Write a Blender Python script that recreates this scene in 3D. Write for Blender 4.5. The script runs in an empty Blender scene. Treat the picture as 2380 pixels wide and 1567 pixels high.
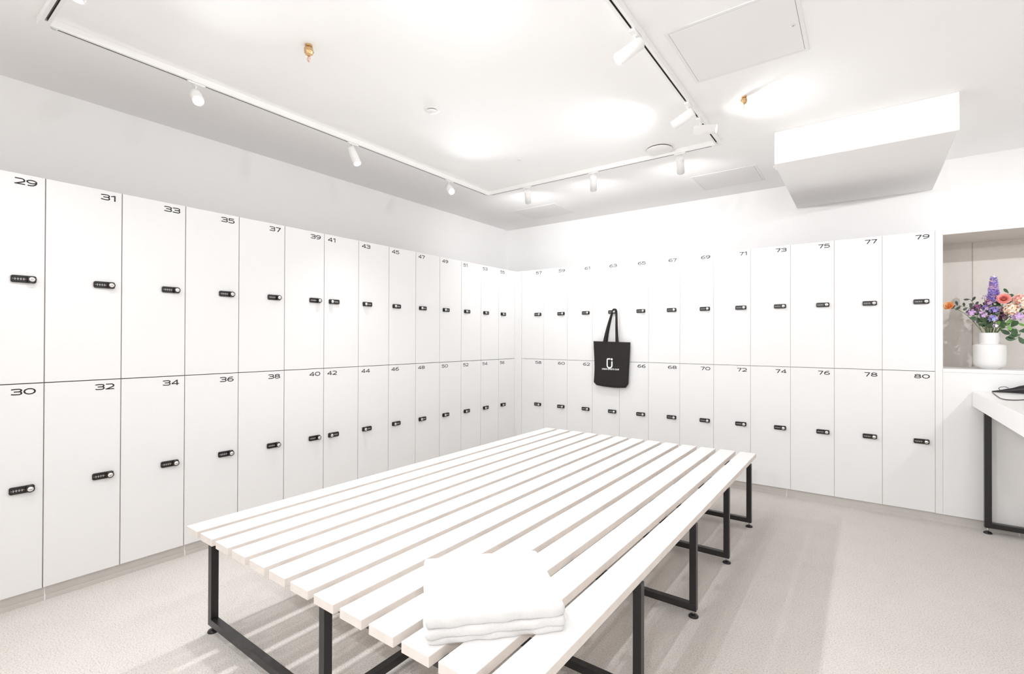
import bpy, bmesh, math, random
from mathutils import Vector, Matrix

# ------------------------------------------------------------------ camera, world, exposure
S = bpy.context.scene
COL = S.collection
cam_d = bpy.data.cameras.new('camera')
cam_d.sensor_fit = 'HORIZONTAL'
cam_d.sensor_width = 36.0
cam_d.lens = 1124.07 / 2380 * 36.0
cam_d.clip_start = 0.05
cam = bpy.data.objects.new('camera', cam_d)
COL.objects.link(cam)
YAW, PITCH, ROLL = 0.6298, 0.0052, 0.0029
fwd = Vector((-math.sin(YAW) * math.cos(PITCH), math.cos(YAW) * math.cos(PITCH), math.sin(PITCH)))
rt0 = Vector((math.cos(YAW), math.sin(YAW), 0))
up0 = rt0.cross(fwd)
rt = math.cos(ROLL) * rt0 + math.sin(ROLL) * up0
up = -math.sin(ROLL) * rt0 + math.cos(ROLL) * up0
cam.matrix_world = Matrix(((rt.x, up.x, -fwd.x, 3.213), (rt.y, up.y, -fwd.y, -4.498), (rt.z, up.z, -fwd.z, 1.275), (0, 0, 0, 1)))
S.camera = cam

w = bpy.data.worlds.new('world')
w.use_nodes = True
w.node_tree.nodes['Background'].inputs[0].default_value = (1, 0.98, 0.95, 1)
w.node_tree.nodes['Background'].inputs[1].default_value = 0.0
S.world = w
S.view_settings.view_transform = 'Standard'
S.view_settings.look = 'None'
S.view_settings.gamma = 1
S.view_settings.use_curve_mapping = False
S.view_settings.exposure = -0.38
S.cycles.max_bounces = 16
S.cycles.diffuse_bounces = 12
SPOT_W = 44.0
SPOT_COL = (0.955, 0.97, 0.993)

ZC = 2.675          # ceiling height
ZT = 2.641          # underside of the track

# ------------------------------------------------------------------ materials
def mat(name, color, rough=0.5, metal=0.0, spec=0.5, noise=0.0, nscale=40.0, bump=0.0, bscale=200.0, emit=None, estr=0.0, sheen=0.0):
    m = bpy.data.materials.new(name)
    m.use_nodes = True
    nt = m.node_tree
    b = nt.nodes['Principled BSDF']
    b.inputs['Base Color'].default_value = (*color, 1)
    b.inputs['Roughness'].default_value = rough
    b.inputs['Metallic'].default_value = metal
    b.inputs['Specular IOR Level'].default_value = spec
    if sheen:
        b.inputs['Sheen Weight'].default_value = sheen
    if emit:
        b.inputs['Emission Color'].default_value = (*emit, 1)
        b.inputs['Emission Strength'].default_value = estr
    tc = nt.nodes.new('ShaderNodeTexCoord')
    if noise:
        n = nt.nodes.new('ShaderNodeTexNoise')
        n.inputs['Scale'].default_value = nscale
        n.inputs['Detail'].default_value = 3
        r = nt.nodes.new('ShaderNodeMapRange')
        r.inputs[1].default_value = 0.25
        r.inputs[2].default_value = 0.75
        r.inputs[3].default_value = 1 - noise
        r.inputs[4].default_value = 1 + noise
        mx = nt.nodes.new('ShaderNodeVectorMath')
        mx.operation = 'SCALE'
        mx.inputs[0].default_value = color
        nt.links.new(tc.outputs['Object'], n.inputs['Vector'])
        nt.links.new(n.outputs['Fac'], r.inputs[0])
        nt.links.new(r.outputs[0], mx.inputs['Scale'])
        nt.links.new(mx.outputs[0], b.inputs['Base Color'])
    if bump:
        n2 = nt.nodes.new('ShaderNodeTexNoise')
        n2.inputs['Scale'].default_value = bscale
        n2.inputs['Detail'].default_value = 4
        bp_ = nt.nodes.new('ShaderNodeBump')
        bp_.inputs['Strength'].default_value = bump
        bp_.inputs['Distance'].default_value = 0.002
        nt.links.new(tc.outputs['Object'], n2.inputs['Vector'])
        nt.links.new(n2.outputs['Fac'], bp_.inputs['Height'])
        nt.links.new(bp_.outputs[0], b.inputs['Normal'])
    return m

def carpet_mat():
    m = bpy.data.materials.new('carpet')
    m.use_nodes = True
    nt = m.node_tree
    L = nt.links.new
    b = nt.nodes['Principled BSDF']
    b.inputs['Roughness'].default_value = 0.95
    b.inputs['Specular IOR Level'].default_value = 0.1
    tc = nt.nodes.new('ShaderNodeTexCoord')
    n = nt.nodes.new('ShaderNodeTexNoise'); n.inputs['Scale'].default_value = 170; n.inputs['Detail'].default_value = 2
    n3 = nt.nodes.new('ShaderNodeTexNoise'); n3.inputs['Scale'].default_value = 420; n3.inputs['Detail'].default_value = 2
    n4 = nt.nodes.new('ShaderNodeTexNoise'); n4.inputs['Scale'].default_value = 5; n4.inputs['Detail'].default_value = 3
    for q in (n, n3, n4): L(tc.outputs['Object'], q.inputs['Vector'])
    cr = nt.nodes.new('ShaderNodeValToRGB')
    e = cr.color_ramp.elements
    e[0].position = 0.30; e[0].color = (0.46, 0.425, 0.395, 1)
    e[1].position = 0.60; e[1].color = (0.675, 0.642, 0.61, 1)
    x = cr.color_ramp.elements.new(0.42); x.color = (0.60, 0.565, 0.532, 1)
    ad = nt.nodes.new('ShaderNodeMath'); ad.operation = 'ADD'
    sc = nt.nodes.new('ShaderNodeMath'); sc.operation = 'MULTIPLY_ADD'; sc.inputs[1].default_value = 0.6; sc.inputs[2].default_value = -0.3
    sd = nt.nodes.new('ShaderNodeMath'); sd.operation = 'MULTIPLY_ADD'; sd.inputs[1].default_value = 0.12; sd.inputs[2].default_value = -0.06
    a2 = nt.nodes.new('ShaderNodeMath'); a2.operation = 'ADD'
    L(n3.outputs['Fac'], sc.inputs[0]); L(n.outputs['Fac'], ad.inputs[0]); L(sc.outputs[0], ad.inputs[1])
    L(n4.outputs['Fac'], sd.inputs[0]); L(ad.outputs[0], a2.inputs[0]); L(sd.outputs[0], a2.inputs[1])
    L(a2.outputs[0], cr.inputs[0]); L(cr.outputs[0], b.inputs['Base Color'])
    bu = nt.nodes.new('ShaderNodeBump'); bu.inputs['Strength'].default_value = 0.5; bu.inputs['Distance'].default_value = 0.004
    L(ad.outputs[0], bu.inputs['Height']); L(bu.outputs[0], b.inputs['Normal'])
    return m

M = {}
M['ceiling'] = mat('ceiling_paint', (0.95, 0.946, 0.94), 0.8, spec=0.2, bump=0.05, bscale=90)
M['wall'] = mat('wall_paint', (0.95, 0.945, 0.94), 0.8, spec=0.2, bump=0.06, bscale=90)
M['carpet'] = carpet_mat()
M['door'] = mat('white_laminate', (0.80, 0.797, 0.794), 0.42, spec=0.35, noise=0.006, nscale=60, bump=0.02, bscale=300)
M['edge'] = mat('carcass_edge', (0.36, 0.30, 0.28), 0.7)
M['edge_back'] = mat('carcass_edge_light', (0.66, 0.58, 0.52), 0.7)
M['carcass'] = mat('carcass_inside', (0.10, 0.08, 0.075), 0.8)
M['plinth'] = mat('brushed_plinth', (0.60, 0.575, 0.545), 0.45, metal=0.25, noise=0.02, nscale=20)
M['black'] = mat('black_plastic', (0.012, 0.010, 0.011), 0.35, spec=0.5)
M['print'] = mat('black_print', (0.012, 0.008, 0.010), 0.6)
M['chrome'] = mat('polished_steel', (0.85, 0.83, 0.80), 0.22, metal=0.85)
M['dial'] = mat('dial_grey', (0.55, 0.54, 0.53), 0.5)
M['reddot'] = mat('dial_red', (0.45, 0.12, 0.08), 0.5)
M['frame'] = mat('black_powder_coat', (0.018, 0.016, 0.017), 0.32, spec=0.5, bump=0.05, bscale=400)
M['slat_top'] = mat('white_slat_laminate', (0.85, 0.844, 0.836), 0.38, spec=0.4)
M['slat_wood'] = mat('pale_plywood_edge', (0.80, 0.745, 0.70), 0.65, noise=0.05, nscale=25)
M['towel'] = mat('towel_terry', (0.76, 0.752, 0.745), 0.95, spec=0.1, bump=1.0, bscale=380, sheen=0.3)
M['bag'] = mat('black_canvas', (0.030, 0.025, 0.025), 0.85, spec=0.2, bump=0.5, bscale=500)
M['logo'] = mat('white_ink', (0.95, 0.95, 0.94), 0.7)
M['white_metal'] = mat('white_powder_coat', (0.90, 0.893, 0.88), 0.35)
M['slot'] = mat('slot_wall_shade', (0.085, 0.065, 0.055), 0.6)  # white slot walls coloured dark to stand for the shade inside
M['lens'] = mat('lamp_lens', (1, 1, 1), 0.3, emit=(1, 0.98, 0.95), estr=40)
M['reflector'] = mat('lamp_inside', (0.9, 0.9, 0.9), 0.3)
M['brass'] = mat('brass', (0.62, 0.42, 0.22), 0.3, metal=0.85)
M['copper'] = mat('copper_glass', (0.72, 0.42, 0.30), 0.25, metal=0.6)
M['panel'] = mat('access_panel_paint', (0.87, 0.86, 0.85), 0.6)
M['gap'] = mat('shadow_gap', (0.16, 0.11, 0.09), 0.8)
M['niche'] = mat('niche_laminate', (0.66, 0.625, 0.59), 0.6, noise=0.02, nscale=30)
M['seam'] = mat('niche_seam', (0.46, 0.41, 0.365), 0.7)
M['slot_floor'] = mat('slot_floor_shade', (0.33, 0.31, 0.30), 0.6)  # grey puts shade into the colour of the white slot bottom
M['vase'] = mat('white_ceramic', (0.78, 0.775, 0.77), 0.25, spec=0.5)
M['table'] = mat('white_table_laminate', (0.93, 0.925, 0.915), 0.4)
M['steel'] = mat('zinc_thread', (0.6, 0.6, 0.6), 0.35, metal=0.8)
M['leaf'] = mat('dark_green_leaf', (0.035, 0.085, 0.03), 0.5, noise=0.25, nscale=30)
M['leaf2'] = mat('bright_green_leaf', (0.13, 0.27, 0.05), 0.5, noise=0.2, nscale=30)
M['euca'] = mat('dusky_leaf', (0.055, 0.06, 0.055), 0.55, noise=0.25, nscale=30)
M['stem'] = mat('green_stem', (0.14, 0.20, 0.08), 0.6)
M['purple'] = mat('violet_petal', (0.36, 0.27, 0.66), 0.6, noise=0.3, nscale=60)
M['lilac'] = mat('lilac_petal', (0.56, 0.38, 0.62), 0.6, noise=0.25, nscale=60)
M['blue'] = mat('blue_lilac_petal', (0.38, 0.42, 0.78), 0.6, noise=0.25, nscale=60)
M['mauve'] = mat('mauve_petal', (0.30, 0.13, 0.24), 0.6, noise=0.25, nscale=60)
M['pink'] = mat('pink_petal', (0.88, 0.42, 0.38), 0.6, noise=0.08, nscale=60)
M['peach'] = mat('peach_petal', (0.90, 0.62, 0.46), 0.6, noise=0.15, nscale=90)
M['cream'] = mat('cream_petal', (0.92, 0.82, 0.66), 0.6, noise=0.1, nscale=90)
M['orange'] = mat('orange_petal', (0.90, 0.52, 0.22), 0.6, noise=0.15, nscale=60)
M['whitep'] = mat('white_petal', (0.85, 0.85, 0.85), 0.6)

# ------------------------------------------------------------------ mesh helpers
def bx(bm, x0, x1, y0, y1, z0, z1, mi=0):
    vs = [bm.verts.new((x, y, z)) for x in (x0, x1) for y in (y0, y1) for z in (z0, z1)]
    fs = [(0, 1, 3, 2), (4, 6, 7, 5), (0, 4, 5, 1), (2, 3, 7, 6), (0, 2, 6, 4), (1, 5, 7, 3)]
    out = []
    for f in fs:
        fc = bm.faces.new([vs[i] for i in f])
        fc.material_index = mi
        out.append(fc)
    return out   # -x, +x, -y, +y, -z, +z

def tube(bm, pts, r, n=10, mi=0, caps=True):
    pts = [Vector(p) for p in pts]
    rs = r if isinstance(r, (list, tuple)) else [r] * len(pts)
    rings = []
    t0 = (pts[1] - pts[0]).normalized()
    a = t0.orthogonal().normalized()
    for i, p in enumerate(pts):
        if i == 0: t = pts[1] - pts[0]
        elif i == len(pts) - 1: t = pts[-1] - pts[-2]
        else: t = pts[i + 1] - pts[i - 1]
        t.normalize()
        a = (a - a.dot(t) * t)
        a = a.normalized() if a.length > 1e-6 else t.orthogonal().normalized()
        b = t.cross(a)
        rings.append([bm.verts.new(p + rs[i] * (math.cos(2 * math.pi * k / n) * a + math.sin(2 * math.pi * k / n) * b)) for k in range(n)])
    for i in range(len(rings) - 1):
        for k in range(n):
            f = bm.faces.new((rings[i][k], rings[i][(k + 1) % n], rings[i + 1][(k + 1) % n], rings[i + 1][k]))
            f.smooth = True
            f.material_index = mi
    if caps:
        for q in (rings[0][::-1], rings[-1]):
            f = bm.faces.new(q); f.material_index = mi

def lathe(bm, prof, n=24, mi=0, smooth=True, mtx=None):
    """prof: (r, z) list; revolves about z."""
    rings = []
    for r, z in prof:
        if r < 1e-6:
            p = Vector((0, 0, z))
            rings.append([bm.verts.new(mtx @ p if mtx else p)])
        else:
            row = []
            for k in range(n):
                p = Vector((r * math.cos(2 * math.pi * k / n), r * math.sin(2 * math.pi * k / n), z))
                row.append(bm.verts.new(mtx @ p if mtx else p))
            rings.append(row)
    for i in range(len(rings) - 1):
        a, b = rings[i], rings[i + 1]
        for k in range(n):
            if len(a) == 1 and len(b) == 1: continue
            if len(a) == 1: q = (a[0], b[(k + 1) % n], b[k])
            elif len(b) == 1: q = (a[k], a[(k + 1) % n], b[0])
            else: q = (a[k], a[(k + 1) % n], b[(k + 1) % n], b[k])
            f = bm.faces.new(q); f.smooth = smooth; f.material_index = mi

def obj(name, bm, mats, parent=None, loc=(0, 0, 0), bevel=0.0, recalc=True, segs=2):
    me = bpy.data.meshes.new(name)
    if recalc:
        bmesh.ops.recalc_face_normals(bm, faces=bm.faces[:])
    bm.to_mesh(me); bm.free()
    for m in (mats if isinstance(mats, (list, tuple)) else [mats]):
        me.materials.append(m)
    o = bpy.data.objects.new(name, me)
    COL.objects.link(o)
    o.location = loc
    if parent is not None: o.parent = parent
    if bevel:
        md = o.modifiers.new('bevel', 'BEVEL'); md.width = bevel; md.segments = segs; md.limit_method = 'ANGLE'; md.angle_limit = 0.6
    return o

def box_obj(name, dims, m, parent=None, bevel=0.0, loc=(0, 0, 0)):
    bm = bmesh.new(); bx(bm, *dims)
    return obj(name, bm, m, parent, loc, bevel)

def tag(o, label, cat, group=None):
    o['label'] = label; o['category'] = cat
    if group: o['group'] = group
    return o

def thing(name, label, cat, loc=(0, 0, 0), rotz=0.0, group=None):
    o = bpy.data.objects.new(name, None)
    COL.objects.link(o)
    o.empty_display_size = 0.05
    o.location = loc; o.rotation_euler = (0, 0, rotz)
    return tag(o, label, cat, group)

def struct(o):
    o['kind'] = 'structure'
    return o

def dup(o, parent=None):
    c = o.copy(); COL.objects.link(c)
    if parent is not None: c.parent = parent
    for ch in o.children: dup(ch, c)
    return c

# ------------------------------------------------------------------ room shell
XR, YB = 5.6, -6.6
struct(box_obj('floor', (-0.5, XR, YB, 0.5, -0.06, 0), M['carpet']))
struct(box_obj('ceiling', (-0.5, XR, YB, 0.5, ZC, ZC + 0.08), M['ceiling']))
struct(box_obj('wall_left', (-0.62, -0.5, YB - 0.12, 0.62, -0.06, ZC + 0.08), M['wall']))
struct(box_obj('wall_back', (-0.5, XR, 0.5, 0.62, -0.06, ZC + 0.08), M['wall']))
struct(box_obj('wall_right', (XR, XR + 0.12, YB - 0.12, 0.62, -0.06, ZC + 0.08), M['wall']))
struct(box_obj('wall_front', (-0.5, XR, YB - 0.12, YB, -0.06, ZC + 0.08), M['wall']))
struct(box_obj('wall_bulkhead', (2.724, 3.646, -0.84, 0.499, 2.457, ZC - 0.0005), M['wall'], bevel=0.006))

# ------------------------------------------------------------------ plinths under the lockers
ZB, HD = 0.066, 0.993       # bottom of the lowest doors, height of one locker
def plinth(name, length, step, seam_first):
    bm = bmesh.new()
    bx(bm, 0, length, 0.018, 0.045, 0, ZB - 0.001)
    bx(bm, 0, length, 0.012, 0.019, 0, 0.024)          # lower lip of the profile
    k = seam_first
    while k < length:
        bx(bm, k - 0.002, k + 0.002, 0.0105, 0.019, 0.0, 0.03, 1)
        bx(bm, k - 0.0012, k + 0.0012, 0.0172, 0.019, 0.03, ZB - 0.001, 1)
        k += step
    return obj(name, bm, [M['plinth'], M['panel']])
pl = plinth('baseboard_left', 4.238, 0.6, 0.31); pl.location = (0, -4.238, 0); pl.rotation_euler = (0, 0, math.pi / 2); struct(pl)
pl = plinth('baseboard_back', XR, 1.33, 1.37); struct(pl)

# corner fillers beside the lockers
bm = bmesh.new()
bx(bm, -0.020, 0, -0.0375, 0, ZB, 2.052); bx(bm, -0.0005, 0.0690, 0, 0.020, ZB, 2.052)
struct(obj('trim_1', bm, M['door']))
struct(box_obj('trim_2', (3.6152, 3.6542, 0, 0.02, ZB, 2.052), M['door'], bevel=0.0005))
# return panel that closes the near end of the left row
struct(box_obj('trim_3', (-0.498, 0, -4.258, -4.2395, 0, 2.052), M['door']))

# ------------------------------------------------------------------ number lettering: wide geometric digits
def arc(cx, cz, rx, rz, a0, a1, n=12):
    return [(cx + rx * math.cos(math.radians(a0 + (a1 - a0) * i / n)), cz + rz * math.sin(math.radians(a0 + (a1 - a0) * i / n))) for i in range(n + 1)]
T = 0.18
h = T / 2
GL = {
 '0': (1.38, [('c', arc(0.69, 0.5, 0.69 - h, 0.5 - h, 0, 360, 32))]),
 '1': (0.62, [('o', [(0.0, 0.76), (0.46, 0.915), (0.53, 0.915)]), ('o', [(0.53, 1.0), (0.53, 0.0)])]),
 '2': (1.18, [('o', [(0.04, 0.915)] + arc(0.78, 0.655, 0.32, 0.26, 90, -38, 12) + [(0.15, 0.10)]), ('o', [(0.0, h), (1.18, h)])]),
 '3': (1.22, [('o', [(0.0, 0.86), (0.3, 0.905), (0.7, 0.915)] + arc(0.8, 0.715, 0.32, 0.2, 90, -90, 12) + [(0.30, 0.515)]),
              ('o', [(0.30, 0.515), (0.84, 0.515)] + arc(0.84, 0.30, 0.30, 0.215, 90, -90, 12) + [(0.3, 0.09), (0.0, 0.14)])]),
 '4': (1.26, [('o', [(0.90, 0.915), (0.10, 0.33)]), ('o', [(0.02, 0.285), (1.26, 0.285)]), ('o', [(0.93, 1.0), (0.93, 0.0)])]),
 '5': (1.18, [('o', [(1.08, 0.915), (0.10, 0.915)]), ('o', [(0.17, 0.94), (0.12, 0.50)]),
              ('o', [(0.09, 0.53), (0.4, 0.60), (0.7, 0.60)] + arc(0.76, 0.345, 0.335, 0.262, 90, -90, 12) + [(0.35, 0.085), (0.0, 0.13)])]),
 '6': (1.24, [('c', arc(0.64, 0.325, 0.52, 0.24, 0, 360, 28)), ('o', [(0.12, 0.34), (0.13, 0.52), (0.26, 0.74), (0.5, 0.88), (0.8, 0.925), (1.12, 0.915)])]),
 '7': (1.14, [('o', [(0.0, 0.915), (1.10, 0.915)]), ('o', [(1.04, 0.93), (0.42, 0.0)])]),
 '8': (1.26, [('c', arc(0.63, 0.73, 0.46, 0.19, 0, 360, 28)), ('c', arc(0.63, 0.305, 0.545, 0.222, 0, 360, 28))]),
 '9': (1.24, [('c', arc(0.60, 0.675, 0.52, 0.24, 0, 360, 28)), ('o', [(1.12, 0.66), (1.11, 0.48), (0.98, 0.26), (0.74, 0.12), (0.44, 0.075), (0.12, 0.085)])]),
}
def stroke(bm, pts, closed, ox, oz, s, lift):
    n = len(pts)
    if closed: pts = pts[:-1]; n -= 1
    L_, R_ = [], []
    for i in range(n):
        p = Vector(pts[i])
        a = Vector(pts[(i - 1) % n]) if (closed or i > 0) else None
        b = Vector(pts[(i + 1) % n]) if (closed or i < n - 1) else None
        d1 = (p - a).normalized() if a is not None and (p - a).length > 1e-6 else None
        d2 = (b - p).normalized() if b is not None and (b - p).length > 1e-6 else None
        if d1 is None: d1 = d2
        if d2 is None: d2 = d1
        t = (d1 + d2).normalized()
        nn = Vector((-t.y, t.x))
        k = 1 / max(0.6, nn.dot(Vector((-d1.y, d1.x))))
        hw = T / 2 * k * (0.92 if abs(t.x) > 0.7 else 1.12)
        for lst, sg in ((L_, 1), (R_, -1)):
            q = p + nn * hw * sg
            lst.append(bm.verts.new((ox + q.x * s, -lift, oz + q.y * s)))
    for i in range(n if closed else n - 1):
        j = (i + 1) % n
        bm.faces.new((L_[i], L_[j], R_[j], R_[i]))

def number_bm(txt, s, x, z, align):
    wds = [GL[c][0] for c in txt]
    tot = (sum(wds) + 0.14 * (len(txt) - 1)) * s
    ox = x - tot if align == 'R' else x
    bm = bmesh.new()
    lift = 0.0004
    for c, wd in zip(txt, wds):
        for kind, pts in GL[c][1]:
            stroke(bm, pts, kind == 'c', ox, z, s, lift)
            lift += 0.00004
        ox += (wd + 0.14) * s
    # give the film a real thickness
    ret = bmesh.ops.extrude_face_region(bm, geom=bm.faces[:])
    bmesh.ops.translate(bm, verts=[v for v in ret['geom'] if isinstance(v, bmesh.types.BMVert)], vec=(0, 0.0003, 0))
    return bm

# ------------------------------------------------------------------ lockers
def rounded_rect(x0, x1, z0, z1, r, n=5):
    out = []
    for cx, cz, a in ((x1 - r, z1 - r, 0), (x0 + r, z1 - r, 90), (x0 + r, z0 + r, 180), (x1 - r, z0 + r, 270)):
        for i in range(n + 1):
            t = math.radians(a + 90 * i / n)
            out.append((cx + r * math.cos(t), cz + r * math.sin(t)))
    return out
def prism(bm, poly, y0, y1, mi=0):
    a = [bm.verts.new((x, y0, z)) for x, z in poly]
    b = [bm.verts.new((x, y1, z)) for x, z in poly]
    bm.faces.new(a).material_index = mi
    bm.faces.new(b[::-1]).material_index = mi
    n = len(poly)
    for i in range(n):
        f = bm.faces.new((a[i], b[i], b[(i + 1) % n], a[(i + 1) % n])); f.material_index = mi; f.smooth = False

MEM = {}
def lock_parts(parent, x0, zc, side):
    """lock plate 87 x 34 mm, knob at the side 'R' or 'L'"""
    key = ('lock', side)
    if key not in MEM:
        W, H = 0.087, 0.034
        sg = 1 if side == 'R' else -1
        kx = W - 0.0175 if side == 'R' else 0.0175
        bm = bmesh.new()
        prism(bm, rounded_rect(0, W, -H / 2, H / 2, 0.008), -0.010, 0.0)
        a = obj('combination_lock', bm, M['black'], bevel=0.0015)
        Rm = Matrix.Translation((kx, -0.010, 0)) @ Matrix.Rotation(math.pi / 2, 4, 'X')
        bm = bmesh.new()
        lathe(bm, [(0, 0), (0.0165, 0), (0.0160, 0.014), (0.0150, 0.017), (0.0118, 0.0172), (0.0118, 0.0160), (0, 0.0160)], 28, mtx=Rm)
        k = obj('lock_knob', bm, M['black'], a)
        bm = bmesh.new()
        Rc = Matrix.Translation((kx, -0.026, 0)) @ Matrix.Rotation(math.pi / 2, 4, 'X')
        lathe(bm, [(0, 0), (0.0115, 0), (0.0110, 0.0022), (0.0, 0.0026)], 24, mtx=Rc)
        bx(bm, kx - 0.0042, kx + 0.0042, -0.0290, -0.0284, -0.0009, 0.0009, 1)
        c = obj('key_cylinder', bm, [M['chrome'], M['black']], a)
        bm = bmesh.new()
        d0 = 0.014 if side == 'R' else 0.040
        for i in range(4):
            x = d0 + i * 0.0098
            bx(bm, x - 0.0014, x + 0.0014, -0.0112, -0.0098, -0.0052, 0.0042, 0)
            bx(bm, x + 0.0030, x + 0.0062, -0.0108, -0.0098, -0.0008, 0.0008, 0)
        bx(bm, d0 - 0.0092, d0 - 0.0040, -0.0108, -0.0098, -0.0008, 0.0008, 0)
        if side == 'R':
            bx(bm, d0 + 0.0362, d0 + 0.0402, -0.0108, -0.0098, -0.0015, 0.0012, 1)
        e = obj('number_dials', bm, [M['dial'], M['reddot']], a)
        MEM[key] = a
        a.parent = parent; a.location = (x0, 0, zc)
        return a
    a = dup(MEM[key], parent); a.location = (x0, 0, zc)
    return a

def locker(num, wd, loc, rotz, side, label, group):
    t = thing('locker', label, 'locker', loc, rotz, group)
    kb = ('body', wd)
    if kb not in MEM:
        bm = bmesh.new()
        bx(bm, 0.0008, wd - 0.0008, 0.0195, 0.490, 0.001, HD - 0.001, 1)
        ed, gz = (0.004, 0.0022) if wd == 0.3 else (0.0022, 0.0017)
        bx(bm, 0.0002, 0.0015, ed, 0.0200, 0.001, HD - 0.001, 0)
        bx(bm, wd - 0.0015, wd - 0.0002, ed, 0.0200, 0.001, HD - 0.001, 0)
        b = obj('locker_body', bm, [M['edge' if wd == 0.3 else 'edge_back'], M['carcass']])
        bm = bmesh.new()
        g_ = 0.0021 if wd == 0.3 else 0.0017
        bx(bm, g_, wd - g_, 0, 0.018, gz, HD - gz)
        d = obj('locker_door', bm, M['door'], bevel=0.0007, segs=1)
        MEM[kb] = (b, d)
        b.parent = t; d.parent = t
    else:
        b = dup_one(MEM[kb][0], t); d = dup_one(MEM[kb][1], t)
    if side == 'R':
        nb = number_bm(str(num), 0.0305, wd - 0.029, HD - 0.0525, 'R')
        lock_parts(t, wd - 0.031 - 0.087, 0.4945, 'R')
    else:
        nb = number_bm(str(num), 0.0305, 0.029, HD - 0.0525, 'L')
        lock_parts(t, 0.037, 0.4945, 'L')
    obj('number', nb, M['print'], d)
    return t

def dup_one(o, parent):
    c = o.copy(); COL.objects.link(c); c.parent = parent
    return c

WL, WR = 0.3, 0.29535
for i in range(14):
    y = -0.338 - WL * (13 - i)
    side = 'R' if i < 6 else 'L'
    for r in (1, 0):
        n = 29 + 2 * i + (0 if r else 1)
        locker(n, WL, (0, y, ZB + HD * r), math.pi / 2, side,
               'white %s locker door numbered %d in the left row' % ('upper' if r else 'lower', n), 'lockers along the left wall')
for i in range(12):
    x = 0.0704 + WR * i
    for r in (1, 0):
        n = 57 + 2 * i + (0 if r else 1)
        lab = 'white %s locker numbered %s in the back row' % ('upper' if r else 'lower', n)
        if n == 63: lab = 'white upper locker numbered 63 with the black tote hanging on it'
        if n == 64: lab = 'white lower locker half hidden behind the black tote bag'
        locker(n, WR, (x, 0, ZB + HD * r), 0, 'R', lab, 'lockers along the back wall')

# ------------------------------------------------------------------ display niche cabinet
nc = thing('display_cabinet', 'white built-in cabinet with an open grey-beige niche at right', 'cabinet', (3.655, 0, 0))
X1 = 5.1 - 3.655
bm = bmesh.new(); bx(bm, 0, X1, 0.0, 0.49, 2.0165, 2.052)
obj('top_rail', bm, M['door'], nc)
bm = bmesh.new(); bx(bm, 0.0, X1, -0.002, 0.49, 1.057, 1.081)
obj('sill', bm, M['door'], nc, bevel=0.001)
bm = bmesh.new(); bx(bm, 0.0, X1, 0.0, 0.018, ZB, 1.0566); bx(bm, 0.002, X1, 0.02, 0.49, ZB, 1.056)
obj('lower_panel', bm, M['door'], nc)
bm = bmesh.new()
bx(bm, 0, 0.2115, 0.478, 0.492, 1.081, 2.0165); bx(bm, 0.2165, X1, 0.478, 0.492, 1.081, 2.0165)
bx(bm, 0.20, 0.23, 0.4805, 0.4925, 1.081, 2.0165, 1)
obj('niche_back', bm, [M['niche'], M['seam']], nc)
bm = bmesh.new(); bx(bm, 0.0, 0.0015, 0.001, 0.478, 1.081, 2.0165)
bx(bm, X1 - 0.018, X1, 0.0, 0.478, 1.081, 2.0165)
obj('niche_side', bm, M['niche'], nc)
bm = bmesh.new(); bx(bm, 0.0015, X1 - 0.018, 0.001, 0.478, 2.0145, 2.0165)
obj('niche_ceiling', bm, M['niche'], nc)

# ------------------------------------------------------------------ slatted bench
bench = thing('slatted_bench', 'large low slatted bench with white slats on black steel frames', 'bench', (1.7, -2.15, 0))
BO = Vector((-1.7, 2.15, 0))
def B(o): o.location = BO; return o
for i in range(13):
    x0 = 0.831 + 0.1373 * i
    yn, yf = -3.626 + 0.001 * i, -0.682 + 0.0027 * i
    bm = bmesh.new()
    f = bx(bm, x0, x0 + 0.1045, yn, yf, 0.4305, 0.4585, 1)
    bx(bm, x0, x0 + 0.1045, yn, yf, 0.4586, 0.460, 0)
    B(obj('slat', bm, [M['slat_top'], M['slat_wood']], bench, bevel=0.0006, segs=1))
FY = [-3.555, -2.868, -2.196, -1.530, -0.866]
leg0 = None
for k, y in enumerate(FY):
    bm = bmesh.new()
    e = 0.015
    bx(bm, 0.905, 2.590, y - e, y + e, 0.031, 0.061)
    bx(bm, 0.905, 2.590, y - e, y + e, 0.4, 0.4303)
    fr = B(obj('frame', bm, M['frame'], bench, bevel=0.0004, segs=1))
    for x in (0.92, 1.76, 2.575):
        bm = bmesh.new(); bx(bm, x - e, x + e, y - e, y + e, 0.0611, 0.3999)
        obj('leg', bm, M['frame'], fr, bevel=0.0005)
        bm = bmesh.new()
        lathe(bm, [(0, 0), (0.022, 0), (0.0225, 0.004), (0.019, 0.009), (0.008, 0.013), (0, 0.013)], 20, 0, mtx=Matrix.Translation((x, y, 0)))
        lathe(bm, [(0, 0.012), (0.005, 0.012), (0.005, 0.032), (0, 0.032)], 12, 1, mtx=Matrix.Translation((x, y, 0)))
        obj('levelling_foot', bm, [M['black'], M['steel']], fr)
bm = bmesh.new(); bx(bm, 1.745, 1.775, -3.54, -0.881, 0.0312, 0.0608)
B(obj('floor_rail', bm, M['frame'], bench, bevel=0.0015))

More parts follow.
